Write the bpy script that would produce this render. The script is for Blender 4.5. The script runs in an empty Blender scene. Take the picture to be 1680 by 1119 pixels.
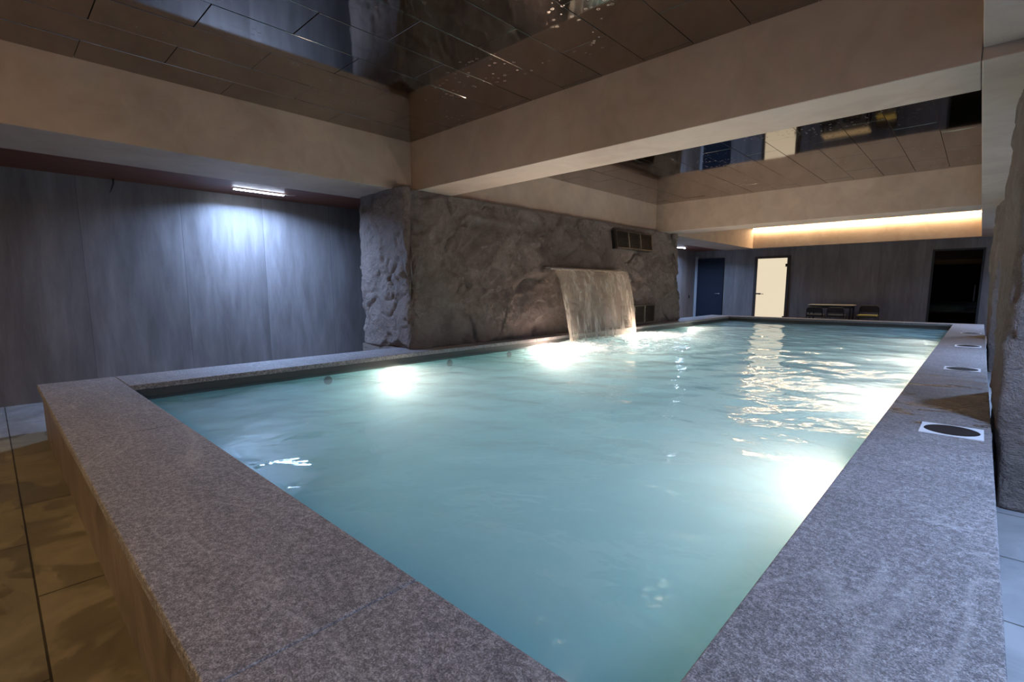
import bpy, bmesh, math, random
from mathutils import Vector, Matrix, noise
random.seed(7)
S = bpy.context.scene
COL = S.collection
PI = math.pi

# ------------------------------------------------------------------ camera
F_PX, W_PX, H_PX = 809.6, 1680.0, 1119.0
YAW, PITCH, ROLL, CY = 43.347, -7.546, -0.1407, 579.79
cd = bpy.data.cameras.new('camera')
cam = bpy.data.objects.new('camera', cd)
COL.objects.link(cam)
cd.sensor_fit = 'HORIZONTAL'
cd.sensor_width = 36.0
cd.lens = F_PX * 36.0 / W_PX
cd.shift_y = (CY - H_PX / 2) / W_PX
cd.clip_start = 0.02
CAM_H = 1.2024
cam.location = (0, 0, CAM_H)
cam.rotation_euler = (Matrix.Rotation(math.radians(YAW), 3, 'Z') @ Matrix.Rotation(math.radians(90 + PITCH), 3, 'X')
                      @ Matrix.Rotation(math.radians(ROLL), 3, 'Z')).to_euler()
S.camera = cam

# ------------------------------------------------------------------ view, world
S.view_settings.view_transform = 'Standard'
S.view_settings.look = 'None'
S.view_settings.gamma = 1.0
S.view_settings.use_curve_mapping = False
S.view_settings.exposure = 0.58
S.cycles.max_bounces = 10
S.cycles.diffuse_bounces = 5
S.cycles.glossy_bounces = 5
S.cycles.transmission_bounces = 6
S.cycles.transparent_max_bounces = 12
S.cycles.volume_bounces = 6
S.cycles.use_adaptive_sampling = True
S.cycles.adaptive_threshold = 0.02
S.cycles.use_denoising = True
S.cycles.sample_clamp_indirect = 6.0
S.cycles.blur_glossy = 0.5
w = bpy.data.worlds.new('world')
S.world = w
w.use_nodes = True
w.node_tree.nodes['Background'].inputs[0].default_value = (0.02, 0.022, 0.03, 1)
w.node_tree.nodes['Background'].inputs[1].default_value = 1.0

# ------------------------------------------------------------------ light levels
P_CORR = 72.0       # corridor bar lamps, watt
E_LED = 22.0      # warm cove strips
COOL = (0.38, 0.58, 1.0)
WARM = (1.0, 0.73, 0.42)
P_FRONT_FILL = 58.0       # unseen warm strip added behind the camera to light near coping and floor
POOLC = (1.0, 0.71, 0.58)

# ------------------------------------------------------------------ key dimensions
CZ = 0.4524        # coping top
WZ = 0.352         # water level
XLO, XLI, XRI, XRO = -5.379, -4.774, -0.357, 0.105
YNO, YNI, YFI, YFO = 0.21, 0.70, 13.385, 13.75
XWL, XWR, YWF, YWB = -7.21, 2.1, -3.2, 16.83
ZS, ZC = 2.406, 2.993         # underside of beams, mirror ceiling
XBL, XBR, XG = -5.319, -0.107, -6.232
YB = [(-2.9, -2.4), (3.803, 4.345), (10.25, 10.943), (16.606, 16.83)]

# ------------------------------------------------------------------ helpers
def lamp(name, typ, loc, rot, power, color, **kw):
    l = bpy.data.lights.new(name, typ)
    l.energy = power
    l.color = color
    for k, v in kw.items():
        setattr(l, k, v)
    o = bpy.data.objects.new(name, l)
    o.location = loc
    o.rotation_euler = rot
    COL.objects.link(o)
    return o

def tag(o, label=None, cat=None, group=None, kind=None):
    if label: o['label'] = label
    if cat: o['category'] = cat
    if group: o['group'] = group
    if kind: o['kind'] = kind
    return o

def thing(name, label, cat, loc=(0, 0, 0), rz=0, group=None):
    o = bpy.data.objects.new(name, None)
    o.empty_display_size = 0.1
    o.location = loc
    o.rotation_euler = (0, 0, rz)
    COL.objects.link(o)
    return tag(o, label, cat, group)

def obj(name, bm, mat, parent=None, smooth=False, bevel=0.0, seg=2):
    me = bpy.data.meshes.new(name)
    bmesh.ops.recalc_face_normals(bm, faces=bm.faces)
    bm.to_mesh(me)
    bm.free()
    if smooth:
        for p in me.polygons: p.use_smooth = True
    o = bpy.data.objects.new(name, me)
    if isinstance(mat, (list, tuple)):
        for m in mat: me.materials.append(m)
    else:
        me.materials.append(mat)
    COL.objects.link(o)
    if parent: o.parent = parent
    if bevel:
        md = o.modifiers.new('bevel', 'BEVEL')
        md.width = bevel; md.segments = seg; md.limit_method = 'ANGLE'
    return o

def box(bm, x0, x1, y0, y1, z0, z1):
    vs = [bm.verts.new(p) for p in ((x0, y0, z0), (x1, y0, z0), (x1, y1, z0), (x0, y1, z0),
                                    (x0, y0, z1), (x1, y0, z1), (x1, y1, z1), (x0, y1, z1))]
    for f in ((0, 3, 2, 1), (4, 5, 6, 7), (0, 1, 5, 4), (1, 2, 6, 5), (2, 3, 7, 6), (3, 0, 4, 7)):
        bm.faces.new([vs[i] for i in f])
    return vs

def bx(*boxes):
    bm = bmesh.new()
    for b in boxes: box(bm, *b)
    return bm

def tube(bm, pts, r, n=8, closed=False):
    pts = [Vector(p) for p in pts]
    rings = []
    for i, p in enumerate(pts):
        a = pts[max(0, i - 1)]; b = pts[min(len(pts) - 1, i + 1)]
        t = (b - a).normalized()
        u = t.cross(Vector((0, 0, 1)))
        if u.length < 1e-3: u = t.cross(Vector((1, 0, 0)))
        u.normalize(); v = t.cross(u)
        rr = r[i] if isinstance(r, (list, tuple)) else r
        rings.append([bm.verts.new(p + rr * (math.cos(2 * PI * k / n) * u + math.sin(2 * PI * k / n) * v)) for k in range(n)])
    for a, b in zip(rings, rings[1:]):
        for k in range(n):
            bm.faces.new((a[k], a[(k + 1) % n], b[(k + 1) % n], b[k]))
    bm.faces.new(rings[0][::-1]); bm.faces.new(rings[-1])

def disc(bm, c, r0, r1, z0, z1, n=40, axis='Z'):
    """short solid of revolution: radii r0 at z0 and r1 at z1 along axis"""
    def P(r, a, h):
        u, v = r * math.cos(a), r * math.sin(a)
        if axis == 'Z': return Vector((c[0] + u, c[1] + v, c[2] + h))
        if axis == 'X': return Vector((c[0] + h, c[1] + u, c[2] + v))
        return Vector((c[0] + u, c[1] + h, c[2] + v))
    A = [bm.verts.new(P(r0, 2 * PI * k / n, z0)) for k in range(n)]
    B = [bm.verts.new(P(r1, 2 * PI * k / n, z1)) for k in range(n)]
    for k in range(n):
        bm.faces.new((A[k], A[(k + 1) % n], B[(k + 1) % n], B[k]))
    bm.faces.new(A[::-1]); bm.faces.new(B)

def struct(name, bm, mat, **kw):
    return tag(obj(name, bm, mat, **kw), kind='structure')

def copy_tree(o, parent=None):
    c = o.copy(); COL.objects.link(c); c.parent = parent
    for ch in list(o.children): copy_tree(ch, c)
    return c

# ------------------------------------------------------------------ materials
class NT:
    def __init__(s, name):
        s.m = bpy.data.materials.new(name); s.m.use_nodes = True
        s.t = s.m.node_tree; s.t.nodes.clear()
        s.out = s.n('ShaderNodeOutputMaterial')
    def n(s, typ, **kw):
        nd = s.t.nodes.new(typ)
        for k, v in kw.items():
            if k[0] == '_': nd.inputs[k[1:].replace('_', ' ')].default_value = v
            else: setattr(nd, k, v)
        return nd
    def l(s, a, b): s.t.links.new(a, b)
    def pos(s, scale=(1, 1, 1), loc=(0, 0, 0), rot=(0, 0, 0)):
        g = s.n('ShaderNodeNewGeometry'); mp = s.n('ShaderNodeMapping')
        mp.inputs['Scale'].default_value = scale; mp.inputs['Location'].default_value = loc
        mp.inputs['Rotation'].default_value = rot
        s.l(g.outputs['Position'], mp.inputs['Vector'])
        return mp.outputs[0]
    def noise(s, vec, scale=5, detail=4, rough=0.55, dist=0):
        nd = s.n('ShaderNodeTexNoise', _Scale=scale, _Detail=detail, _Roughness=rough, _Distortion=dist)
        s.l(vec, nd.inputs['Vector']); return nd.outputs['Fac']
    def ramp(s, fac, stops):
        r = s.n('ShaderNodeValToRGB')
        el = r.color_ramp.elements
        while len(el) < len(stops): el.new(0.5)
        for e, (p, c) in zip(el, stops):
            e.position = p
            e.color = (c[0], c[1], c[2], 1) if not isinstance(c, (int, float)) else (c, c, c, 1)
        s.l(fac, r.inputs['Fac']); return r.outputs['Color']
    def math(s, op, a, b=None, clamp=False):
        nd = s.n('ShaderNodeMath', operation=op, use_clamp=clamp)
        for i, v in enumerate((a, b)):
            if v is None: continue
            if isinstance(v, (int, float)): nd.inputs[i].default_value = v
            else: s.l(v, nd.inputs[i])
        return nd.outputs[0]
    def mix(s, fac, a, b, mode='MIX'):
        nd = s.n('ShaderNodeMix', data_type='RGBA', blend_type=mode)
        for i, v in ((0, fac), (6, a), (7, b)):
            if isinstance(v, (int, float)): nd.inputs[i].default_value = v
            elif isinstance(v, tuple): nd.inputs[i].default_value = (*v, 1)
            else: s.l(v, nd.inputs[i])
        return nd.outputs[2]
    def bump(s, h, strength=0.3, dist=0.01):
        b = s.n('ShaderNodeBump', _Strength=strength, _Distance=dist)
        s.l(h, b.inputs['Height']); return b.outputs[0]
    def principled(s, color, rough=0.6, normal=None, metal=0.0, **kw):
        p = s.n('ShaderNodeBsdfPrincipled')
        for k, v in (('Base Color', color), ('Roughness', rough), ('Metallic', metal)):
            if isinstance(v, (int, float)): p.inputs[k].default_value = v
            elif isinstance(v, tuple): p.inputs[k].default_value = (*v, 1)
            else: s.l(v, p.inputs[k])
        for k, v in kw.items(): p.inputs[k.replace('_', ' ')].default_value = v
        if normal is not None: s.l(normal, p.inputs['Normal'])
        s.l(p.outputs[0], s.out.inputs['Surface'])
        return p

def plain(name, color, rough=0.5, metal=0.0, **kw):
    t = NT(name)
    v = t.noise(t.pos(), 30, 2)
    c = t.mix(t.math('MULTIPLY', v, 0.25), color, tuple(x * 0.6 for x in color))
    t.principled(c, rough, None, metal, **kw)
    return t.m

def m_plaster():
    t = NT('plaster')
    p = t.pos()
    a = t.noise(p, 0.9, 5, 0.6, 0.4); b = t.noise(p, 3.2, 5, 0.6, 1.0)
    f = t.math('ADD', t.math('MULTIPLY', a, 0.6), t.math('MULTIPLY', b, 0.4))
    c = t.ramp(f, [(0.32, (0.345, 0.25, 0.192)), (0.5, (0.43, 0.322, 0.25)), (0.68, (0.50, 0.385, 0.305))])
    t.principled(c, 0.62, t.bump(t.noise(p, 7, 6, 0.6), 0.12, 0.02))
    return t.m

def m_wall(axis):
    """tall grey laminate panels with vertical mineral streaks; axis = coordinate that runs along the wall"""
    t = NT('wall_panel_' + axis)
    p = t.pos((1, 1, 0.16))
    g = t.n('ShaderNodeNewGeometry'); sx = t.n('ShaderNodeSeparateXYZ'); t.l(g.outputs['Position'], sx.inputs[0])
    u = sx.outputs[axis]
    k = t.math('DIVIDE', t.math('SUBTRACT', u, 0.78), 0.955)
    idx = t.math('FLOOR', k)
    fr = t.math('SUBTRACT', k, idx)
    wn = t.n('ShaderNodeTexWhiteNoise', noise_dimensions='1D'); t.l(idx, wn.inputs['W'])
    seam = t.math('LESS_THAN', fr, 0.006)
    off = t.n('ShaderNodeVectorMath', operation='ADD'); t.l(p, off.inputs[0])
    cb = t.n('ShaderNodeCombineXYZ'); t.l(t.math('MULTIPLY', wn.outputs['Value'], 37.0), cb.inputs[0]); t.l(cb.outputs[0], off.inputs[1])
    q = off.outputs[0]
    a = t.noise(q, 2.6, 5, 0.62, 0.3); b = t.noise(q, 11, 6, 0.7, 0.5)
    f = t.math('ADD', t.math('MULTIPLY', a, 0.65), t.math('MULTIPLY', b, 0.35))
    f = t.math('ADD', f, t.math('MULTIPLY', t.math('SUBTRACT', wn.outputs['Value'], 0.5), 0.13))
    c = t.ramp(f, [(0.30, (0.085, 0.076, 0.075)), (0.5, (0.15, 0.137, 0.136)), (0.70, (0.235, 0.22, 0.22))])
    c = t.mix(t.math('MULTIPLY', seam, 0.6), c, (0.04, 0.035, 0.035))
    t.principled(c, t.math('ADD', t.math('MULTIPLY', b, 0.25), 0.30), t.bump(b, 0.15, 0.004))
    return t.m

def m_rock():
    t = NT('rough_rock')
    p = t.pos()
    a = t.noise(p, 2.6, 8, 0.72, 0.6); b = t.noise(p, 60, 3, 0.7)
    c = t.ramp(a, [(0.3, (0.18, 0.135, 0.113)), (0.5, (0.26, 0.20, 0.17)), (0.7, (0.34, 0.27, 0.235))])
    c = t.mix(t.math('MULTIPLY', b, 0.35), c, (0.14, 0.115, 0.105))
    h = t.math('ADD', t.math('MULTIPLY', t.noise(p, 22, 6, 0.7, 0.6), 1.0), t.math('MULTIPLY', t.noise(p, 95, 3, 0.7), 0.45))
    h = t.math('ADD', h, t.math('MULTIPLY', t.noise(p, 7, 6, 0.7, 0.8), 1.6))
    t.principled(c, 0.8, t.bump(h, 1.0, 0.05))
    return t.m

def m_granite(name='granite', wet=True):
    t = NT(name)
    p = t.pos()
    fine = t.noise(p, 230, 2, 0.8); mid = t.noise(p, 70, 4, 0.7)
    big = t.noise(p, 1.6, 4, 0.6, 0.6)
    streak = t.noise(t.pos((1.2, 7, 7)), 1.4, 4, 0.6, 0.8)
    f = t.math('ADD', t.math('MULTIPLY', fine, 0.55), t.math('MULTIPLY', mid, 0.45))
    c = t.ramp(f, [(0.38, (0.07, 0.062, 0.064)), (0.5, (0.20, 0.18, 0.18)), (0.62, (0.47, 0.44, 0.44))])
    c = t.mix(0.55, c, t.ramp(t.math('MULTIPLY', t.math('ADD', big, streak), 0.5),
                              [(0.3, (0.55, 0.52, 0.50)), (0.55, (1, 0.97, 0.95)), (0.75, (1.2, 1.13, 1.08))]), 'MULTIPLY')
    rough = 0.62
    # thin pale mineral veins
    vn = t.noise(t.pos((0.6, 1.0, 1.0), rot=(0, 0, 0.5)), 0.9, 3, 0.5, 1.2)
    vein = t.math('SUBTRACT', 1.0, t.math('MULTIPLY', t.math('ABSOLUTE', t.math('SUBTRACT', vn, 0.5)), 160), clamp=True)
    c = t.mix(t.math('MULTIPLY', vein, 0.25), c, (0.5, 0.47, 0.45))
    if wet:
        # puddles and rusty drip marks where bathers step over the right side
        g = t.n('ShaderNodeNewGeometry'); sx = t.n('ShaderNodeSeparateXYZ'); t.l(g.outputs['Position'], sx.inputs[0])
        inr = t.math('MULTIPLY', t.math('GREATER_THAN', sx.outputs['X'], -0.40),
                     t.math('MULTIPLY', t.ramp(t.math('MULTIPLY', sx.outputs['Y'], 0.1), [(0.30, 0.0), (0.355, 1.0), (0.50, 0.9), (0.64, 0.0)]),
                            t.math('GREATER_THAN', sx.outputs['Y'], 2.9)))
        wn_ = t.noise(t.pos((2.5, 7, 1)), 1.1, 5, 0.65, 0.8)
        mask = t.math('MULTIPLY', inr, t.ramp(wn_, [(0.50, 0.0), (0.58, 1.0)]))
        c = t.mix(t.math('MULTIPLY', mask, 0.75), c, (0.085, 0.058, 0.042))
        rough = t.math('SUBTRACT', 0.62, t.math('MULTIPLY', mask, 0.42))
    h = t.math('ADD', fine, t.math('MULTIPLY', mid, 1.2))
    t.principled(c, rough, t.bump(h, 0.5, 0.005))
    return t.m

def m_side_slate():
    t = NT('brown_slate')
    p = t.pos((1, 1, 0.45))
    a = t.noise(p, 3.5, 6, 0.65, 1.4)
    c = t.ramp(a, [(0.3, (0.085, 0.062, 0.048)), (0.5, (0.15, 0.112, 0.088)), (0.68, (0.22, 0.17, 0.14))])
    t.principled(c, 0.45, t.bump(a, 0.5, 0.02))
    return t.m

def m_floor():
    t = NT('stone_floor_tiles')
    p = t.pos((1, 1, 1), (0.36, 0.0, 0))
    br = t.n('ShaderNodeTexBrick', offset=0.5)
    rot = t.pos((1, 1, 1), (0.20, 0.575, 0))
    t.l(rot, br.inputs['Vector'])
    br.inputs['Scale'].default_value = 1.0
    br.inputs['Brick Width'].default_value = 1.2
    br.inputs['Row Height'].default_value = 0.6
    br.inputs['Mortar Size'].default_value = 0.004
    br.inputs['Color1'].default_value = (0.9, 0.9, 0.9, 1); br.inputs['Color2'].default_value = (1.08, 1.06, 1.0, 1)
    br.inputs['Mortar'].default_value = (0.18, 0.16, 0.13, 1)
    q = t.pos()
    a = t.noise(q, 1.8, 6, 0.65, 1.2)
    st = t.noise(q, 2.3, 5, 0.6, 0.3)
    c = t.ramp(a, [(0.3, (0.12, 0.097, 0.06)), (0.5, (0.175, 0.145, 0.092)), (0.7, (0.23, 0.195, 0.13))])
    c = t.mix(1.0, c, br.outputs['Color'], 'MULTIPLY')
    wet = t.ramp(st, [(0.50, 0.0), (0.535, 1.0)])
    c = t.mix(t.math('MULTIPLY', wet, 0.5), c, t.mix(1.0, c, (0.42, 0.40, 0.36), 'MULTIPLY'))
    # paler blue-grey floor colour along the left wall and on the right side
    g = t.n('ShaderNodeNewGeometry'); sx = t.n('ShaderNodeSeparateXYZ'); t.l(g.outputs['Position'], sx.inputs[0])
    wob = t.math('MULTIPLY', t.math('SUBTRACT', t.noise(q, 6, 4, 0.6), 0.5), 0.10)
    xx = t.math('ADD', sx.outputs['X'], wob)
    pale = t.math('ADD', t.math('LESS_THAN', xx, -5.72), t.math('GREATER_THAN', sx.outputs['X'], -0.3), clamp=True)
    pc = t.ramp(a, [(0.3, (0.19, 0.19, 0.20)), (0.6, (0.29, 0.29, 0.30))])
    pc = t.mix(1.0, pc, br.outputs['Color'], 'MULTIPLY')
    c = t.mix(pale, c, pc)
    t.principled(c, t.math('SUBTRACT', 0.55, t.math('MULTIPLY', wet, 0.2)), t.bump(a, 0.2, 0.01))
    return t.m

def m_wood():
    t = NT('red_brown_wood')
    g = t.n('ShaderNodeNewGeometry'); sx = t.n('ShaderNodeSeparateXYZ'); t.l(g.outputs['Position'], sx.inputs[0])
    fr = t.math('FRACT', t.math('MULTIPLY', sx.outputs['X'], 22))
    groove = t.math('LESS_THAN', fr, 0.2)
    a = t.noise(t.pos((20, 1.2, 20)), 2.0, 5, 0.6, 0.6)
    c = t.ramp(a, [(0.3, (0.10, 0.028, 0.014)), (0.6, (0.19, 0.06, 0.03)), (0.8, (0.25, 0.09, 0.045))])
    c = t.mix(t.math('MULTIPLY', groove, 0.8), c, (0.02, 0.008, 0.005))
    t.principled(c, 0.5, t.bump(t.math('SUBTRACT', 1.0, groove), 0.5, 0.004))
    return t.m

def m_mirror():
    t = NT('bronze_mirror_panel')
    p = t.pos()
    info = t.n('ShaderNodeTexWhiteNoise', noise_dimensions='1D')
    sp = t.n('ShaderNodeTexVoronoi', _Scale=16.0); t.l(p, sp.inputs['Vector'])
    patch = t.ramp(t.noise(p, 1.1, 3, 0.6), [(0.50, 0.0), (0.62, 1.0)])
    ring = t.math('MULTIPLY', t.math('LESS_THAN', sp.outputs['Distance'], 0.20), t.math('GREATER_THAN', sp.outputs['Distance'], 0.12))
    dirt = t.math('MULTIPLY', ring, patch)
    sm = t.noise(p, 2.5, 4, 0.6)
    c = t.mix(t.math('MULTIPLY', dirt, 0.35), (0.34, 0.30, 0.265), (0.17, 0.14, 0.125))
    r = t.math('ADD', 0.035, t.math('ADD', t.math('MULTIPLY', sm, 0.03), t.math('MULTIPLY', dirt, 0.3)))
    t.principled(c, r, None, 1.0)
    return t.m

def m_emit(name, color, strength):
    t = NT(name)
    e = t.n('ShaderNodeEmission', _Color=(*color, 1), _Strength=strength)
    t.l(e.outputs[0], t.out.inputs['Surface'])
    return t.m

def m_basin():
    t = NT('pool_mosaic')
    p = t.pos()
    a = t.noise(p, 3, 3)
    c = t.ramp(a, [(0.3, (0.50, 0.80, 0.82)), (0.7, (0.60, 0.88, 0.88))])
    t.principled(c, 0.4)
    return t.m

def m_water():
    t = NT('pool_water')
    tr = t.n('ShaderNodeBsdfTransparent', _Color=(0.93, 1.0, 0.985, 1))
    gl = t.n('ShaderNodeBsdfGlossy', _Color=(1, 1, 1, 1), _Roughness=0.03)
    fr = t.n('ShaderNodeFresnel', _IOR=1.333)
    p = t.pos()
    rip = t.bump(t.noise(p, 5.0, 3, 0.5, 0.4), 0.25, 0.03)
    t.l(rip, gl.inputs['Normal']); t.l(rip, fr.inputs['Normal'])
    # the fresnel term must be the same seen from inside and outside the water
    m1 = t.n('ShaderNodeMixShader'); g2 = t.n('ShaderNodeNewGeometry')
    fac = t.math('MULTIPLY', fr.outputs[0], t.math('SUBTRACT', 1.0, g2.outputs['Backfacing']))
    t.l(fac, m1.inputs[0]); t.l(tr.outputs[0], m1.inputs[1]); t.l(gl.outputs[0], m1.inputs[2])
    # foam where the fall lands
    sx = t.n('ShaderNodeSeparateXYZ'); t.l(g2.outputs['Position'], sx.inputs[0])
    dx = t.math('DIVIDE', t.math('ADD', sx.outputs['X'], 4.1), 1.35)
    dy = t.math('DIVIDE', t.math('SUBTRACT', sx.outputs['Y'], 7.1), 2.5)
    d = t.math('ADD', t.math('MULTIPLY', dx, dx), t.math('MULTIPLY', dy, dy))
    reg = t.ramp(d, [(0.0, 1.0), (0.4, 0.85), (1.0, 0.0)])
    fn = t.noise(t.pos((1, 1, 1)), 14, 6, 0.7, 0.8)
    foam = t.math('MULTIPLY', reg, t.ramp(fn, [(0.33, 0.0), (0.56, 1.0)]))
    df = t.n('ShaderNodeBsdfDiffuse', _Color=(0.85, 0.9, 0.9, 1)); tl = t.n('ShaderNodeBsdfTranslucent', _Color=(0.95, 0.95, 0.95, 1))
    m2 = t.n('ShaderNodeMixShader'); m2.inputs[0].default_value = 0.6
    t.l(df.outputs[0], m2.inputs[1]); t.l(tl.outputs[0], m2.inputs[2])
    m3 = t.n('ShaderNodeMixShader')
    t.l(t.math('MULTIPLY', foam, 0.9), m3.inputs[0]); t.l(m1.outputs[0], m3.inputs[1]); t.l(m2.outputs[0], m3.inputs[2])
    t.l(m3.outputs[0], t.out.inputs['Surface'])
    sc = t.n('ShaderNodeVolumeScatter', _Color=(0.80, 0.97, 1.0, 1), _Density=0.85, _Anisotropy=0.2)
    ab = t.n('ShaderNodeVolumeAbsorption', _Color=(0.02, 0.80, 1.0, 1), _Density=0.23)
    ad = t.n('ShaderNodeAddShader'); t.l(sc.outputs[0], ad.inputs[0]); t.l(ab.outputs[0], ad.inputs[1])
    t.l(ad.outputs[0], t.out.inputs['Volume'])
    return t.m

def m_fall():
    t = NT('falling_water')
    p = t.pos((1, 1, 0.03))
    a = t.noise(p, 7, 4, 0.7, 0.1); b = t.noise(p, 38, 3, 0.6)
    f = t.math('ADD', t.math('MULTIPLY', a, 0.7), t.math('MULTIPLY', b, 0.3))
    tr = t.n('ShaderNodeBsdfTransparent', _Color=(0.97, 0.96, 0.93, 1))
    df = t.n('ShaderNodeBsdfDiffuse', _Color=(0.85, 0.78, 0.68, 1)); tl = t.n('ShaderNodeBsdfTranslucent', _Color=(0.9, 0.84, 0.74, 1))
    gl = t.n('ShaderNodeBsdfGlossy', _Color=(1, 1, 1, 1), _Roughness=0.3)
    m1 = t.n('ShaderNodeMixShader'); m1.inputs[0].default_value = 0.5
    t.l(df.outputs[0], m1.inputs[1]); t.l(tl.outputs[0], m1.inputs[2])
    m2 = t.n('ShaderNodeMixShader'); m2.inputs[0].default_value = 0.18
    t.l(m1.outputs[0], m2.inputs[1]); t.l(gl.outputs[0], m2.inputs[2])
    m3 = t.n('ShaderNodeMixShader')
    t.l(t.ramp(f, [(0.38, 0.10), (0.52, 0.22), (0.64, 0.55)]), m3.inputs[0])
    t.l(tr.outputs[0], m3.inputs[1]); t.l(m2.outputs[0], m3.inputs[2])
    t.l(m3.outputs[0], t.out.inputs['Surface'])
    return t.m

def m_glass_dark():
    t = NT('dark_glass')
    tr = t.n('ShaderNodeBsdfTransparent', _Color=(0.12, 0.13, 0.15, 1))
    gl = t.n('ShaderNodeBsdfGlossy', _Color=(1, 1, 1, 1), _Roughness=0.02)
    fr = t.n('ShaderNodeFresnel', _IOR=1.25)
    m = t.n('ShaderNodeMixShader'); t.l(fr.outputs[0], m.inputs[0]); t.l(tr.outputs[0], m.inputs[1]); t.l(gl.outputs[0], m.inputs[2])
    t.l(m.outputs[0], t.out.inputs['Surface'])
    return t.m

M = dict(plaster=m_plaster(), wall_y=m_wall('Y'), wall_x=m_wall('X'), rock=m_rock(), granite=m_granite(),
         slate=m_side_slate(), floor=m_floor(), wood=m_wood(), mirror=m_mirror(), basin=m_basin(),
         water=m_water(), fall=m_fall(), dglass=m_glass_dark(),
         black=plain('black_metal', (0.012, 0.012, 0.014), 0.5), void=plain('dark_void', (0.01, 0.01, 0.01), 0.9),
         steel=plain('brushed_steel', (0.62, 0.56, 0.48), 0.28, 1.0), gap=plain('gap_dark', (0.02, 0.018, 0.016), 0.7),
         bronze=plain('bronze_grille', (0.085, 0.065, 0.048), 0.45, 0.6), edge=plain('grille_edge', (0.20, 0.17, 0.14), 0.5, 0.3),
         blue_door=plain('navy_door', (0.010, 0.015, 0.028), 0.6, **{'Specular IOR Level': 0.2}), jamb=plain('pale_jamb', (0.30, 0.31, 0.33), 0.5),
         white=plain('white_plastic', (0.74, 0.73, 0.74), 0.45), dark_disc=plain('dark_mesh', (0.025, 0.02, 0.019), 0.75, **{'Specular IOR Level': 0.2}),
         alu=plain('satin_aluminium', (0.6, 0.6, 0.62), 0.35, 0.9),
         led=m_emit('led_strip', WARM, E_LED), lampglow=m_emit('lamp_diffuser', (0.72, 0.82, 1.0), 30.0),
         frost=m_emit('frosted_backlit_glass', (1.0, 0.85, 0.62), 0.55), lens=m_emit('pool_lamp_lens', (1.0, 0.86, 0.72), 5.0),
         yellow=plain('yellow_cushion', (0.30, 0.25, 0.07), 0.8), bench=plain('sauna_bench', (0.10, 0.075, 0.06), 0.6))

# ------------------------------------------------------------------ setting: floor and walls
bm = bmesh.new()
T = 0.25
XB0, XB1, YB0, YB1 = XLO + 0.03, XRO - 0.03, YNO + 0.03, YFO - 0.03
for b in ((XWL, XB0, YWF, YWB), (XB1, XWR, YWF, YWB), (XB0, XB1, YWF, YB0), (XB0, XB1, YB1, YWB)):
    box(bm, b[0], b[1], b[2], b[3], -T, 0)
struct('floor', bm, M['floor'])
struct('wall_left', bx((XWL - 0.2, XWL, YWF - 0.2, YWB + 0.2, -T, 3.4)), M['wall_y'])
struct('wall_right', bx((XWR, XWR + 0.2, YWF - 0.2, YWB + 0.2, -T, 3.4)), M['wall_y'])
struct('wall_front', bx((XWL, XWR, YWF - 0.2, YWF, -T, 3.4)), M['wall_x'])
D3 = (-0.992, 0.0, 2.157)      # sauna door opening
struct('wall_back', bx((XWL, D3[0], YWB, YWB + 0.2, -T, 3.4), (D3[1], XWR, YWB, YWB + 0.2, -T, 3.4), (D3[0], D3[1], YWB, YWB + 0.2, D3[2], 3.4)), M['wall_x'])
# little sauna room behind the dark glass
for nm, bb in (('wall_sauna_left', (-1.6, -1.5, YWB + 0.2, YWB + 2.2, 0, 2.45)), ('wall_sauna_right', (0.6, 0.7, YWB + 0.2, YWB + 2.2, 0, 2.45)),
               ('wall_sauna_back', (-1.6, 0.7, YWB + 2.2, YWB + 2.3, 0, 2.45)), ('ceiling_sauna', (-1.6, 0.7, YWB + 0.2, YWB + 2.3, 2.45, 2.5)),
               ('floor_sauna', (-1.6, 0.7, YWB, YWB + 2.3, -0.05, 0.0))):
    struct(nm, bx(bb), M['bench'])

# beams
def beam(name, *boxes): return struct(name, bx(*boxes), M['plaster'], bevel=0.006)
beam('trim_1', (XG, XBL, YWF, YWB, ZS, 3.2))                                   # long beam over left pool edge
beam('trim_2', (XBR, 0.95, YB[1][0], YWB, ZS, 3.2))                             # long beam right, far part
beam('trim_3', (XBR, 0.95, YWF, YB[1][0] - 0.002, ZS + 0.066, 3.2))               # long beam right, near part sits higher
for i, (a, b) in enumerate(YB):
    beam('trim_%d' % (4 + i), (XBL + 0.002, XBR - 0.002, a, b - 0.001, ZS, 3.15))
# timber soffits above the two corridors
struct('ceiling_wood_left', bx((XWL, XG - 0.002, YWF, YWB, ZS + 0.012, ZS + 0.06)), M['wood'])
struct('ceiling_wood_right', bx((0.952, XWR, YWF, YWB, ZS + 0.012, ZS + 0.06)), M['wood'])
# mirror panels in the coffers, every panel hung very slightly differently
def coffer(name, y0, y1, yj):
    bm = bmesh.new()
    n = 13; pw = (XBR - XBL) / n
    for r in range(n):
        xa = XBL + r * pw
        s0 = yj if r % 2 == 0 else yj + 0.515
        ys = [y0]
        k = math.floor((y0 - s0) / 1.03) + 1
        while s0 + k * 1.03 < y1 - 0.03:
            if s0 + k * 1.03 > y0 + 0.03: ys.append(s0 + k * 1.03)
            k += 1
        ys.append(y1)
        for a, b in zip(ys, ys[1:]):
            vs = box(bm, xa + 0.0022, xa + pw - 0.0022, a + 0.0022, b - 0.0022, ZC, ZC + 0.012)
            dz = random.uniform(-0.0016, 0.0016); tx = random.uniform(-0.0022, 0.0022); ty = random.uniform(-0.002, 0.002)
            cx, cy = xa + pw / 2, (a + b) / 2
            for v in vs: v.co.z += dz + tx * (v.co.x - cx) + ty * (v.co.y - cy)
    o = obj(name, bm, M['mirror'], bevel=0.0016, seg=2)
    tag(o, kind='structure')
    g = obj('ceiling_backing', bx((XBL, XBR, y0, y1, ZC + 0.02, ZC + 0.03)), M['gap'], o)
    return o
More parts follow.
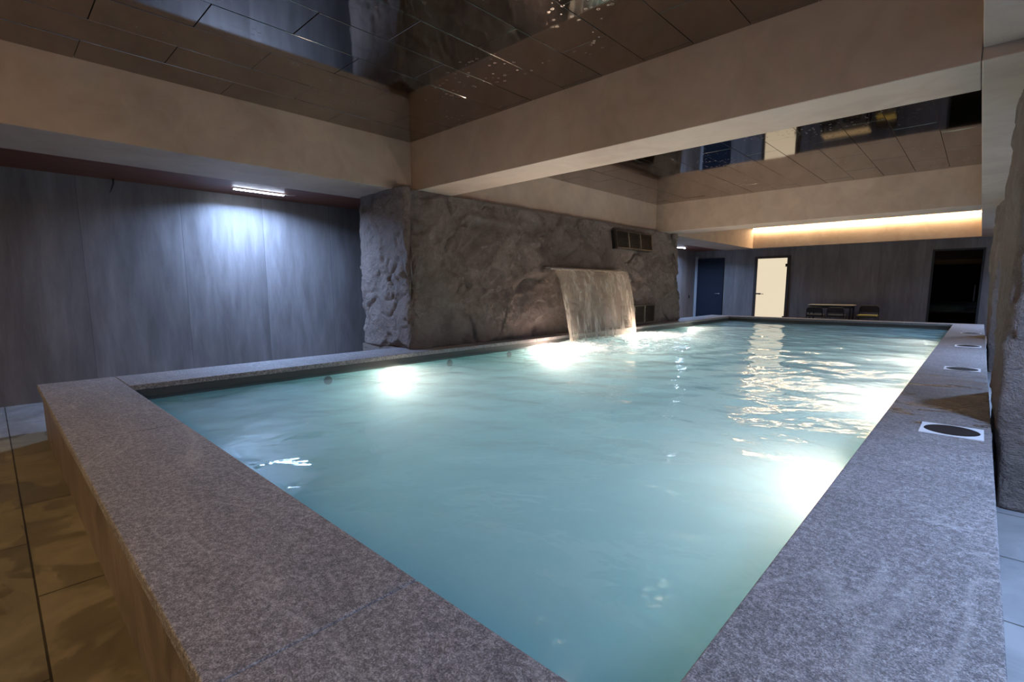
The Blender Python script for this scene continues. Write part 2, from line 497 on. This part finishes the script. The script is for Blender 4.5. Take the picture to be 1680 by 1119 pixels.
coffer('ceiling_mirror_near', YB[0][1], YB[1][0], 0.65)
coffer('ceiling_mirror_middle', YB[1][1], YB[2][0], 0.65)
coffer('ceiling_mirror_far', YB[2][1], YB[3][0], 0.65)
coffer('ceiling_mirror_front', YWF, YB[0][0], 0.65)
struct('ceiling', bx((XWL - 0.2, XWR + 0.2, YWF - 0.2, YWB + 0.2, 3.4, 3.5)), M['gap'])

# ------------------------------------------------------------------ rock surfaces
def nz(p, s, o=0.0): return noise.noise(Vector((p[0] * s + o, p[1] * s + o * 1.7, p[2] * s - o)))
def rock_d(p, amp=1.0):
    q = Vector(p)
    wv = Vector((nz(q, 1.9, 3), nz(q, 1.9, 9), nz(q, 1.9, 15))) * 0.16
    r = q + wv
    r2 = Vector((r.x, r.y * 0.8 + r.z * 0.6, r.z * 0.8 - r.y * 0.6))
    d = 0.035 * nz(q, 0.8, 1)
    # broken facets: each cell is a plane of its own height and tilt
    for sc_, a in ((1.8, 0.036), (4.6, 0.020)):
        dist, pts = noise.voronoi(Vector((r2.x * sc_, r2.y * sc_ * 0.75, r2.z * sc_ * 1.15)))
        c = pts[0]; e = dist[1] - dist[0]
        rel = Vector((r2.x * sc_, r2.y * sc_ * 0.75, r2.z * sc_ * 1.15)) - c
        h = noise.cell(c * 7.31) - 0.5
        tx = noise.cell(c * 3.7 + Vector((9, 1, 4))) - 0.5; tz = noise.cell(c * 5.1 + Vector((2, 8, 1))) - 0.5
        d += a * (0.5 * h * min(1.0, e * 5) + 0.9 * (tx * rel.y + tz * rel.z) * min(1.0, e * 6))
    c1 = abs(nz(r2, 1.3, 21)); d -= 0.042 * max(0.0, 1 - c1 * 20) * max(0.0, min(1.0, 0.45 + nz(q, 0.9, 50) * 3))
    c2 = abs(nz(r, 3.1, 31)); d -= 0.026 * max(0.0, 1 - c2 * 12) * max(0.0, min(1.0, nz(q, 1.4, 40) * 4))
    d += 0.006 * nz(r, 7, 2) + 0.012 * (0.5 - abs(nz(q, 12, 7))) + 0.008 * (0.5 - abs(nz(q, 24, 8)))
    return d * amp

def rock_shell(path, z0, z1, step, zstep, lean, amp=1.0, closed=True, ztop_ease=0.06, corner=0.12):
    """walk round a plan outline (rounded at its corners) and push every point out by the rock relief"""
    P = [Vector((a[0], a[1], 0)) for a in path]
    pts = []
    n = len(P)
    for i in range(n):
        a, b = P[i], P[(i + 1) % n]
        L = (b - a).length; k = max(2, int(L / step))
        for j in range(k):
            pts.append(a.lerp(b, j / k))
    m = len(pts)
    nr = []
    win = max(1, int(corner / step))
    sm = []
    for i in range(m):
        acc = Vector((0, 0, 0))
        for j in range(-win, win + 1): acc += pts[(i + j) % m]
        sm.append(acc / (2 * win + 1))
    for i in range(m):
        t = sm[(i + 1) % m] - sm[i - 1]
        nn = Vector((t.y, -t.x, 0)); nn.normalize(); nr.append(nn)
    bm = bmesh.new()
    nzs = int((z1 - z0) / zstep)
    rows = []
    for k in range(nzs + 1):
        z = z0 + (z1 - z0) * k / nzs
        row = []
        for i in range(m):
            p = sm[i].copy(); p.z = z
            off = lean(p, nr[i], z)
            d = rock_d(p + nr[i] * 0.3, amp)
            e = min(1.0, (z1 - z) / ztop_ease) if ztop_ease else 1
            q = p + nr[i] * (d * (0.4 + 0.6 * e) * (0.6 if nr[i].y < -0.7 else 1.0) + off)
            row.append(bm.verts.new(q))
        rows.append(row)
    for a, b in zip(rows, rows[1:]):
        for i in range(m):
            j = (i + 1) % m
            bm.faces.new((a[i], a[j], b[j], b[i]))
    for row in (rows[0], rows[-1]):
        try: bm.faces.new(row)
        except Exception: pass
    return bm

def lean_main(p, n, z):
    # the pool side leans back towards its top
    return -0.195 * max(0.0, (z - 0.9) / 1.5) * max(0.0, n.x) - 0.02 * max(0.0, 0.6 - z) * 2
rk = thing('rock_block', 'massive rough brown rock block standing on the left pool edge, carrying the waterfall', 'rock', (-5.6, 7.2, 0))
def local(bm, o):
    for v in bm.verts: v.co -= o.location
    return bm
b = rock_shell([(-6.19, 3.54), (-4.99, 3.50), (-4.99, 10.90), (-6.19, 10.92)], CZ, ZS + 0.004, 0.02, 0.02, lean_main, amp=1.7)
obj('rock_face', local(b, rk), M['rock'], rk, smooth=True)
obj('plinth', local(bx((-6.18, XLO - 0.012, 3.53, 10.9, 0, CZ)), rk), M['rock'], rk)

def lean_p(p, n, z):
    return 0.0
def pillar(y0, y1, label):
    t = thing('rock_pillar', label, 'pillar', (0.55, (y0 + y1) / 2, 0), 0, None)
    def lean(p, n, z):
        s = max(0.0, -n.x)
        back = (p.y - y0) / (y1 - y0)
        k = max(0.0, min(1.0, (0.5 - z) / 0.5))
        top = max(0.0, min(1.0, (z - 0.4) / 1.2))
        return s * (-0.06 * k + 0.02 + 0.06 * top * back)
    b = rock_shell([(0.14, y0), (1.0, y0 + 0.02), (1.0, y1), (0.14, y1)], 0.0, ZS + 0.004, 0.018, 0.018, lean, amp=0.6, corner=0.05)
    for v in b.verts:                       # cut flush where the coping passes in front
        if v.co.z < CZ + 0.03 and v.co.x < XRO + 0.014: v.co.x = XRO + 0.014
    obj('rock_face', local(b, t), M['rock'], t, smooth=True)
    return t
pillar(3.70, 4.92, 'nearest rough rock pillar beside the right pool edge, cut off by the right edge of the view')
pillar(9.72, 10.75, 'far rough rock pillar beside the right pool edge, seen behind the nearer pillar')

# ------------------------------------------------------------------ the raised pool
pool = thing('swimming_pool', 'long raised swimming pool with broad grey granite coping', 'swimming pool', (-2.6, 7.0, 0))
th = 0.045
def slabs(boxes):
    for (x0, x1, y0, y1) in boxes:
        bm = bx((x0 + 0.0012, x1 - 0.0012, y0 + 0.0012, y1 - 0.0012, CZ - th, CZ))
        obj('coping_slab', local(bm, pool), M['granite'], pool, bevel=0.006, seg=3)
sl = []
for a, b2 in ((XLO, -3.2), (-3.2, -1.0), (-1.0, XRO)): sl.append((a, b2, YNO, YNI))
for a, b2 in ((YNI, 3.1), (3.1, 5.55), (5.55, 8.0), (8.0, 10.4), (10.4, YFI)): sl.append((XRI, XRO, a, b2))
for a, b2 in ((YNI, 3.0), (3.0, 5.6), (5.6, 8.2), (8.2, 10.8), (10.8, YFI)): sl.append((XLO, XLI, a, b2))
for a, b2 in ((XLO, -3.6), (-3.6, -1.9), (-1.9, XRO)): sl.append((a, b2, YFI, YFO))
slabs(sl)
i_ = 0.022
def panel(name, *b, m='slate'): return obj(name, local(bx(b), pool), M[m], pool)
zt = CZ - th - 0.001
panel('side_panel', XLO + i_, XRO - i_, YNO + i_, YNO + i_ + 0.03, 0, zt)
panel('side_panel', XLO + i_, XRO - i_, YFO - i_ - 0.03, YFO - i_, 0, zt)
panel('side_panel', XLO + i_, XLO + i_ + 0.03, YNO + 0.06, YFO - 0.06, 0, zt)
panel('side_panel', XRO - i_ - 0.03, XRO - i_, YNO + 0.06, YFO - 0.06, 0, zt)
# lip above the waterline, shade under the coping edge put into its colour, then the mosaic basin
ZB0 = -0.95
li = 0.004
bm = bmesh.new()
for x0, x1, y0, y1 in ((XLI - 0.12, XLI - li, YNI - 0.1, YFI + 0.1), (XRI + li, XRI + 0.12, YNI - 0.1, YFI + 0.1),
                       (XLI - li, XRI + li, YNI - 0.12, YNI - li), (XLI - li, XRI + li, YFI + li, YFI + 0.12)):
    box(bm, x0, x1, y0, y1, WZ - 0.03, zt)
lipmat = m_granite('dark_wet_granite', False)
for n_ in lipmat.node_tree.nodes:
    if n_.type == 'BSDF_PRINCIPLED':
        n_.inputs['Roughness'].default_value = 0.35
lm = plain('shaded_lip_stone', (0.05, 0.046, 0.042), 0.4)
obj('waterline_band', local(bm, pool), lm, pool)
bm = bmesh.new()
for x0, x1, y0, y1 in ((XLI - 0.12, XLI - li, YNI - 0.1, YFI + 0.1), (XRI + li, XRI + 0.12, YNI - 0.1, YFI + 0.1),
                       (XLI - li, XRI + li, YNI - 0.12, YNI - li), (XLI - li, XRI + li, YFI + li, YFI + 0.12)):
    box(bm, x0, x1, y0, y1, ZB0, WZ - 0.031)
box(bm, XLI - 0.1, XRI + 0.1, YNI - 0.1, YFI + 0.1, ZB0 - 0.1, ZB0)
obj('basin', local(bm, pool), M['basin'], pool)
for k in range(4):
    obj('step', local(bx((XLI + 0.005, XRI - 0.005, YFI - 0.33 * (k + 1), YFI - 0.33 * k - 0.004, ZB0 + 0.001, WZ - 0.16 - 0.26 * k)), pool), M['basin'], pool, bevel=0.01)

# small dark return inlets in the left pool wall
for y in (2.32, 3.92, 5.0):
    b = bmesh.new(); disc(b, (XLI - li, y, 0.27), 0.045, 0.040, 0.0, 0.012, 24, 'X'); obj('inlet', local(b, pool), M['black'], pool)

# underwater lamps
def pool_lamp(x, y, sgn, label, pw, tilt, z=0.20):
    t = thing('pool_lamp', label, 'pool light', (x, y, z), 0, 'round underwater lamps in the pool walls')
    b = bmesh.new(); disc(b, (0, 0, 0), 0.095, 0.088, 0.0, 0.012 * sgn, 32, 'X'); rim = obj('rim', b, M['alu'], t, bevel=0.002)
    b = bmesh.new(); disc(b, (0, 0, 0), 0.072, 0.062, 0.0125 * sgn, 0.018 * sgn, 32, 'X'); obj('lens', b, M['lens'], rim)
    lamp('pool_lamp_light', 'AREA', (x + 0.03 * sgn, y, z), (0, -sgn * math.radians(tilt), 0), pw, POOLC, shape='DISK', size=0.13)
LL = [(3.05, 22, 84, 'underwater lamp glowing in the left pool wall before the rock block'), (5.75, 100, 112, 'underwater lamp in the left pool wall beside the near edge of the waterfall'),
      (8.3, 105, 112, 'underwater lamp in the left pool wall at the far edge of the waterfall'), (10.9, 24, 90, 'farthest underwater lamp in the left pool wall, past the rock block')]
for y, pw, ti, s in LL: pool_lamp(XLI - li, y, 1, s, pw, ti)
RL = [(3.0, 17, 84, 'nearest underwater lamp in the right pool wall'), (5.4, 27, 104, 'underwater lamp in the right pool wall, second from the camera'),
      (7.9, 27, 104, 'underwater lamp in the right pool wall, third from the camera'), (10.2, 24, 92, 'farthest underwater lamp in the right pool wall')]
for y, pw, ti, s in RL: pool_lamp(XRI + li, y, -1, s, pw, ti, 0.08)

# water body: one closed volume with a waved top
def wave(x, y):
    p = Vector((x, y, 0))
    amp = 0.8 + 0.2 * min(1.0, max(0.0, (y - 1.0) / 6.0))
    h = 0.020 * noise.noise(Vector((x * 1.3, y * 1.5, 1.0))) + 0.010 * noise.noise(Vector((x * 3.1 + 4, y * 3.4, 2.0)))
    h += 0.0020 * noise.noise(Vector((x * 8.0 + 4, y * 9.0, 5.0)))
    r = math.hypot((x + 4.35) / 1.0, (y - 7.1) / 1.0)
    h += 0.0035 * math.exp(-max(0, r - 1.0) * 0.28) * math.sin(r * 16.0 + 1.5 * noise.noise(Vector((x, y, 8))))
    s = math.exp(-(((x + 4.2) / 1.1) ** 2 + ((y - 7.1) / 1.9) ** 2))
    h += s * (0.03 * noise.noise(Vector((x * 9, y * 9, 3))) + 0.012 * noise.noise(Vector((x * 24, y * 24, 9))))
    return WZ + h * amp
bm = bmesh.new()
wx0, wx1, wy0, wy1 = XLI - 0.002, XRI + 0.002, YNI - 0.002, YFI + 0.002
NX, NY = 190, 480
g = [[bm.verts.new((wx0 + (wx1 - wx0) * i / NX, wy0 + (wy1 - wy0) * j / NY, 0)) for i in range(NX + 1)] for j in range(NY + 1)]
for row in g:
    for v in row: v.co.z = wave(v.co.x, v.co.y)
for j in range(NY):
    for i in range(NX):
        f = bm.faces.new((g[j][i], g[j][i + 1], g[j + 1][i + 1], g[j + 1][i])); f.smooth = True
bound = [g[0][i] for i in range(NX + 1)] + [g[j][NX] for j in range(1, NY + 1)] + [g[NY][i] for i in range(NX - 1, -1, -1)] + [g[j][0] for j in range(NY - 1, 0, -1)]
low = [bm.verts.new((v.co.x, v.co.y, ZB0 + 0.002)) for v in bound]
nb = len(bound)
for k in range(nb):
    bm.faces.new((bound[k], low[k], low[(k + 1) % nb], bound[(k + 1) % nb]))
bm.faces.new(low[::-1])
wat = obj('pool_water', bm, M['water'])
tag(wat, 'turquoise water filling the long raised pool', 'water', kind='stuff')

# ------------------------------------------------------------------ waterfall
t = thing('waterfall_spout', 'long thin steel spout lip set in the rock above the falling water', 'water spout', (-4.97, 7.18, 1.50))
obj('lip', bx((-0.16, 0.075, -1.11, 1.10, -0.010, 0.010)), M['steel'], t, bevel=0.003)
obj('back_rail', bx((-0.16, -0.02, -1.12, 1.11, 0.0102, 0.026)), M['steel'], t, bevel=0.002)
bm = bmesh.new()
NU, NV = 150, 40
rows = []
for j in range(NV + 1):
    s = j / NV; z = 1.496 - s * (1.496 - WZ - 0.0)
    fall = math.sqrt(max(0.0, (1.496 - z))) 
    x = -4.893 + 0.30 * fall
    row = []
    for i in range(NU + 1):
        u = i / NU
        y = 6.11 + u * 2.14
        y += (0.5 - u) * 0.10 * s
        xx = x + 0.012 * nz((y, 0, z * 0.2), 6, 3) * s + 0.002 * nz((y, 0, z * 0.1), 18, 6) * s
        row.append(bm.verts.new((xx, y, z)))
    rows.append(row)
for a, b2 in zip(rows, rows[1:]):
    for i in range(NU): bm.faces.new((a[i], a[i + 1], b2[i + 1], b2[i]))
o = obj('waterfall_sheet', bm, M['fall'], smooth=True)
tag(o, 'thin curtain of water falling from the steel spout into the pool', 'waterfall', kind='stuff')
md = o.modifiers.new('thick', 'SOLIDIFY'); md.thickness = 0.004

# ------------------------------------------------------------------ bronze grilles
def grille(y0, y1, z0, z1, lean, label, x):
    yc, zc = (y0 + y1) / 2, (z0 + z1) / 2
    t = thing('vent_grille', label, 'vent grille', (x, yc, zc))
    t.rotation_euler = (0, lean, 0)
    hw, hh = (y1 - y0) / 2, (z1 - z0) / 2
    fw = 0.022
    obj('backing', bx((-0.10, -0.035, -hw, hw, -hh, hh)), M['void'], t)
    obj('frame', bx((-0.035, 0.012, -hw, hw, hh - fw, hh), (-0.035, 0.012, -hw, hw, -hh, -hh + fw),
                    (-0.035, 0.012, -hw, -hw + fw, -hh + fw, hh - fw), (-0.035, 0.012, hw - fw, hw, -hh + fw, hh - fw)), M['bronze'], t, bevel=0.002)
    for k in (1, 2):
        yy = -hw + 2 * hw * k / 3
        obj('mullion', bx((-0.03, 0.008, yy - 0.011, yy + 0.011, -hh + fw, hh - fw)), M['edge'], t)
    b = bmesh.new(); n = 11
    for k in range(n):
        z = -hh + fw + (2 * hh - 2 * fw) * (k + 0.5) / n
        vs = box(b, -0.022, 0.002, -hw + fw, hw - fw, z - 0.0025, z + 0.0025)
        for v in vs: v.co.z -= (v.co.x + 0.01) * 0.7
    obj('louvre', b, M['bronze'], t)
grille(8.24, 9.62, 1.945, 2.29, math.radians(-7.5), 'upper bronze louvred vent grille high on the rock wall', -5.075)
grille(8.32, 9.53, 0.49, 0.86, 0.0, 'lower bronze louvred vent grille beside the foot of the waterfall', -4.915)

# ------------------------------------------------------------------ square white plates with dark round insert
def plate_proto():
    t = thing('coping_plate', '', 'drain plate')
    bm = bmesh.new()
    R, n, h = 0.113, 48, 0.125
    ring = [bm.verts.new((R * math.cos(2 * PI * k / n), R * math.sin(2 * PI * k / n), 0.004)) for k in range(n)]
    sq = []
    for k in range(n):
        a = 2 * PI * k / n; c, s = math.cos(a), math.sin(a); m = max(abs(c), abs(s))
        sq.append(bm.verts.new((h * c / m, h * s / m, 0.004)))
    lo = [bm.verts.new((v.co.x, v.co.y, 0)) for v in sq]
    ri = [bm.verts.new((v.co.x, v.co.y, 0)) for v in ring]
    for k in range(n):
        j = (k + 1) % n
        bm.faces.new((ring[k], sq[k], sq[j], ring[j])); bm.faces.new((sq[k], lo[k], lo[j], sq[j])); bm.faces.new((ring[j], ri[j], ri[k], ring[k]))
        bm.faces.new((lo[k], ri[k], ri[j], lo[j]))
    obj('plate', bm, M['white'], t)
    b = bmesh.new(); disc(b, (0, 0, 0), 0.1115, 0.109, 0.0, 0.0055, 48); obj('insert', b, M['dark_disc'], t)
    return t
pp = plate_proto()
for k, (x, y, s) in enumerate(((-0.05, 3.41, 'white square plate with dark round insert, nearest on the right coping'),
                               (-0.065, 6.08, 'white square plate with dark round insert, second along the right coping, past the wet patch'),
                               (-0.06, 8.53, 'white square plate with dark round insert, third along the right coping'),
                               (-0.06, 10.93, 'white square plate with dark round insert, farthest on the right coping'))):
    o = pp if k == 0 else copy_tree(pp)
    o.location = (x, y, CZ); tag(o, s, 'drain plate', 'white square plates along the right coping')

# ------------------------------------------------------------------ corridor bar lamps
def bar_lamp(x, y, L, label, pw):
    t = thing('bar_lamp', label, 'ceiling lamp', (x, y, ZS + 0.012), 0, 'cool white bar lamps under the timber soffits')
    hs = obj('housing', bx((-0.022, 0.022, -L / 2, L / 2, -0.016, 0)), M['alu'], t, bevel=0.002)
    obj('diffuser', bx((-0.018, 0.018, -L / 2 + 0.005, L / 2 - 0.005, -0.026, -0.0162)), M['lampglow'], hs)
    b = bmesh.new(); tube(b, [(0, L / 2, -0.008), (0.004, L / 2 + 0.06, -0.014), (0.0, L / 2 + 0.13, -0.006), (0, L / 2 + 0.15, 0.0)], 0.003, 6)
    obj('cable', b, M['white'], hs)
    lamp('bar_lamp_light', 'AREA', (x, y, ZS - 0.02), (0, 0, 0), pw, COOL, shape='RECTANGLE', size=0.035, size_y=L, spread=math.radians(160))
bar_lamp(-6.68, 2.48, 0.60, 'bright white bar lamp under the timber soffit of the left corridor, near the camera', P_CORR)
bar_lamp(-6.74, 14.6, 0.60, 'small bright bar lamp far down the left corridor, past the rock block', P_CORR)
for y, q in ((2.3, 'on the camera side of the nearest rock pillar'), (7.3, 'between the two rock pillars'), (13.2, 'beyond the far rock pillar')):
    bar_lamp(1.25, y, 0.60, 'bar lamp under the right corridor soffit, ' + q, P_CORR * 1.25)

# cable hanging from the soffit by the left wall
b = bmesh.new(); tube(b, [(-7.13, 1.10, ZS + 0.014), (-7.135, 1.10, 2.37), (-7.15, 1.085, 2.32), (-7.165, 1.06, 2.26)], [0.009, 0.009, 0.006, 0.002], 8)
tag(obj('hanging_cable', b, M['black'], smooth=True), 'short black cable end hanging from the timber soffit by the left wall', 'cable')

# ------------------------------------------------------------------ warm cove strip at the far beam, added fill strip behind the camera
def strip(y, face, label, power):
    t = thing('led_strip', label, 'light strip', (XBL / 2 + XBR / 2, y, ZC - 0.012))
    h = (XBR - XBL) / 2 - 0.006
    obj('profile', bx((-h, h, -0.012, 0.012, 0.004, 0.010)), M['alu'], t)
    obj('diffuser', bx((-h, h, -0.009, 0.009, -0.006, 0.0035)), M['led'], t)
    lamp('led_strip_light', 'AREA', (t.location.x, y, ZC - 0.03), (0, 0, 0), power, WARM, shape='RECTANGLE', size=2 * h, size_y=0.02)
    return t
strip(YB[3][0] - 0.045, -1, 'glowing warm light strip along the top of the farthest ceiling beam', 48.0)
strip(YB[0][1] + 0.045, 1, 'added unseen warm fill strip along the top of the ceiling beam behind the camera', P_FRONT_FILL)

# ------------------------------------------------------------------ doors in the back wall
YD = YWB
def lever(parent, x, z, dirx, mat):
    b = bmesh.new()
    disc(b, (x, YD - 0.05, z), 0.024, 0.024, -0.008, 0.008, 20, 'Y')
    tube(b, [(x, YD - 0.055, z), (x, YD - 0.085, z), (x + dirx * 0.02, YD - 0.09, z), (x + dirx * 0.13, YD - 0.09, z)], 0.009, 8)
    obj('door_handle', b, mat, parent, smooth=True)
d1 = struct('door_1', bx((-7.05, -6.30, YD - 0.035, YD - 0.002, 0.01, 2.10)), M['blue_door'])
obj('door_frame', bx((-7.115, -7.052, YD - 0.045, YD, 0, 2.162), (-6.298, -6.238, YD - 0.045, YD, 0, 2.162), (-7.052, -6.298, YD - 0.045, YD, 2.102, 2.162)), M['blue_door'], d1, bevel=0.003)
obj('jamb_strip', bx((XWL + 0.002, -7.118, YD - 0.03, YD, 0, 2.25)), M['jamb'], d1)
lever(d1, -6.36, 1.0, -1, M['alu'])
d2 = struct('door_2', bx((-5.195, -4.360, YD - 0.032, YD - 0.022, 0.012, 2.09)), M['frost'])
obj('door_frame', bx((-5.284, -5.20, YD - 0.05, YD, 0, 2.158), (-4.355, -4.277, YD - 0.05, YD, 0, 2.158), (-5.20, -4.355, YD - 0.05, YD, 2.095, 2.158)), plain('brown_frame', (0.035, 0.024, 0.018), 0.45), d2, bevel=0.003)
obj('handle_plate', bx((-5.195, -5.06, YD - 0.052, YD - 0.0325, 0.985, 1.025)), M['black'], d2)
lever(d2, -5.09, 1.0, 1, M['black'])
for z in (1.87, 0.28): obj('hinge', bx((-4.40, -4.356, YD - 0.045, YD - 0.0325, z - 0.045, z + 0.045)), M['black'], d2)
d3 = struct('door_3', bx((D3[0] + 0.045, D3[1] - 0.045, YD + 0.02, YD + 0.028, 0.012, D3[2] - 0.045)), M['dglass'])
obj('door_frame', bx((D3[0], D3[0] + 0.045, YD - 0.012, YD + 0.06, 0, D3[2]), (D3[1] - 0.045, D3[1], YD - 0.012, YD + 0.06, 0, D3[2]),
                     (D3[0] + 0.045, D3[1] - 0.045, YD - 0.012, YD + 0.06, D3[2] - 0.045, D3[2])), M['black'], d3, bevel=0.003)
b = bmesh.new(); tube(b, [(-0.12, YD - 0.035, 0.85), (-0.12, YD - 0.035, 1.25)], 0.012, 10); obj('door_handle', b, M['black'], d3)
bt = thing('sauna_bench', 'low timber bench dimly seen behind the dark glass door', 'bench', (-0.45, YWB + 1.5, 0))
obj('seat', bx(*[(-0.95, 0.95, -0.35 + k * 0.12, -0.25 + k * 0.12, 0.44, 0.47) for k in range(6)]), M['bench'], bt)
for sx in (-0.95, 0.88): obj('support', bx((sx, sx + 0.07, -0.3, 0.3, 0, 0.44)), M['bench'], bt)

t = thing('wall_switch', 'small black switch on the left corridor wall near the navy door', 'switch', (XWL, 16.40, 0.90))
sp = obj('plate', bx((0.0, 0.010, -0.045, 0.045, -0.045, 0.045)), M['black'], t, bevel=0.002)
obj('rocker', bx((0.0101, 0.014, -0.028, 0.028, -0.03, 0.03)), M['black'], sp)

# ------------------------------------------------------------------ table and chairs behind the pool
def table():
    t = thing('side_table', 'low dark table with a pale shiny top by the back wall', 'table', (-3.0, 16.2, 0))
    obj('tabletop', bx((-0.53, 0.53, -0.28, 0.28, 0.70, 0.722)), plain('pale_top', (0.46, 0.42, 0.32), 0.3), t, bevel=0.003)
    obj('apron', bx((-0.49, 0.49, -0.25, -0.23, 0.63, 0.699), (-0.49, 0.49, 0.23, 0.25, 0.63, 0.699)), M['black'], t)
    for sx in (-1, 1):
        for sy in (-1, 1):
            obj('leg', bx((sx * 0.475 - 0.02, sx * 0.475 + 0.02, sy * 0.24 - 0.02, sy * 0.24 + 0.02, 0, 0.699)), M['black'], t)
table()
def chair(x, y, rz, label, pad, back=0.70, w=0.46, arch=True):
    t = thing('metal_chair', label, 'chair', (x, y, 0), rz)
    hw = w / 2
    st = obj('seat', bx((-hw, hw, -0.2, 0.2, 0.40, 0.425)), M['black'], t, bevel=0.004)
    obj('seat_cushion', bx((-hw + 0.015, hw - 0.015, -0.19, 0.185, 0.4255, 0.465)), pad, st, bevel=0.012)
    for sx in (-1, 1):
        for sy in (-1, 1):
            b = bmesh.new(); tube(b, [(sx * (hw - 0.015), sy * 0.18, 0.40), (sx * (hw + 0.01), sy * 0.20, 0.0)], 0.012, 8); obj('leg', b, M['black'], t, smooth=True)
    b = bmesh.new()
    tube(b, [(-hw + 0.012, 0.19, 0.42), (-hw + 0.012, 0.21, back - 0.05), (-hw + 0.05, 0.215, back), (hw - 0.05, 0.215, back), (hw - 0.012, 0.21, back - 0.05), (hw - 0.012, 0.19, 0.42)], 0.012, 8)
    obj('back_frame', b, M['black'], t, smooth=True)
    obj('backrest', bx((-hw + 0.02, hw - 0.02, 0.205, 0.222, 0.52, back - 0.015)), M['black'], t)
    return t
dk = plain('charcoal_pad', (0.05, 0.05, 0.055), 0.8)
chair(-2.17, 16.25, 0, 'dark metal chair with yellowish seat pad, right of the low table', M['yellow'])
chair(-3.27, 15.72, PI, 'dark metal chair tucked at the left end of the low table', dk, 0.66, 0.40)
chair(-2.78, 15.72, PI, 'dark metal chair tucked at the middle of the low table', dk, 0.66, 0.40)
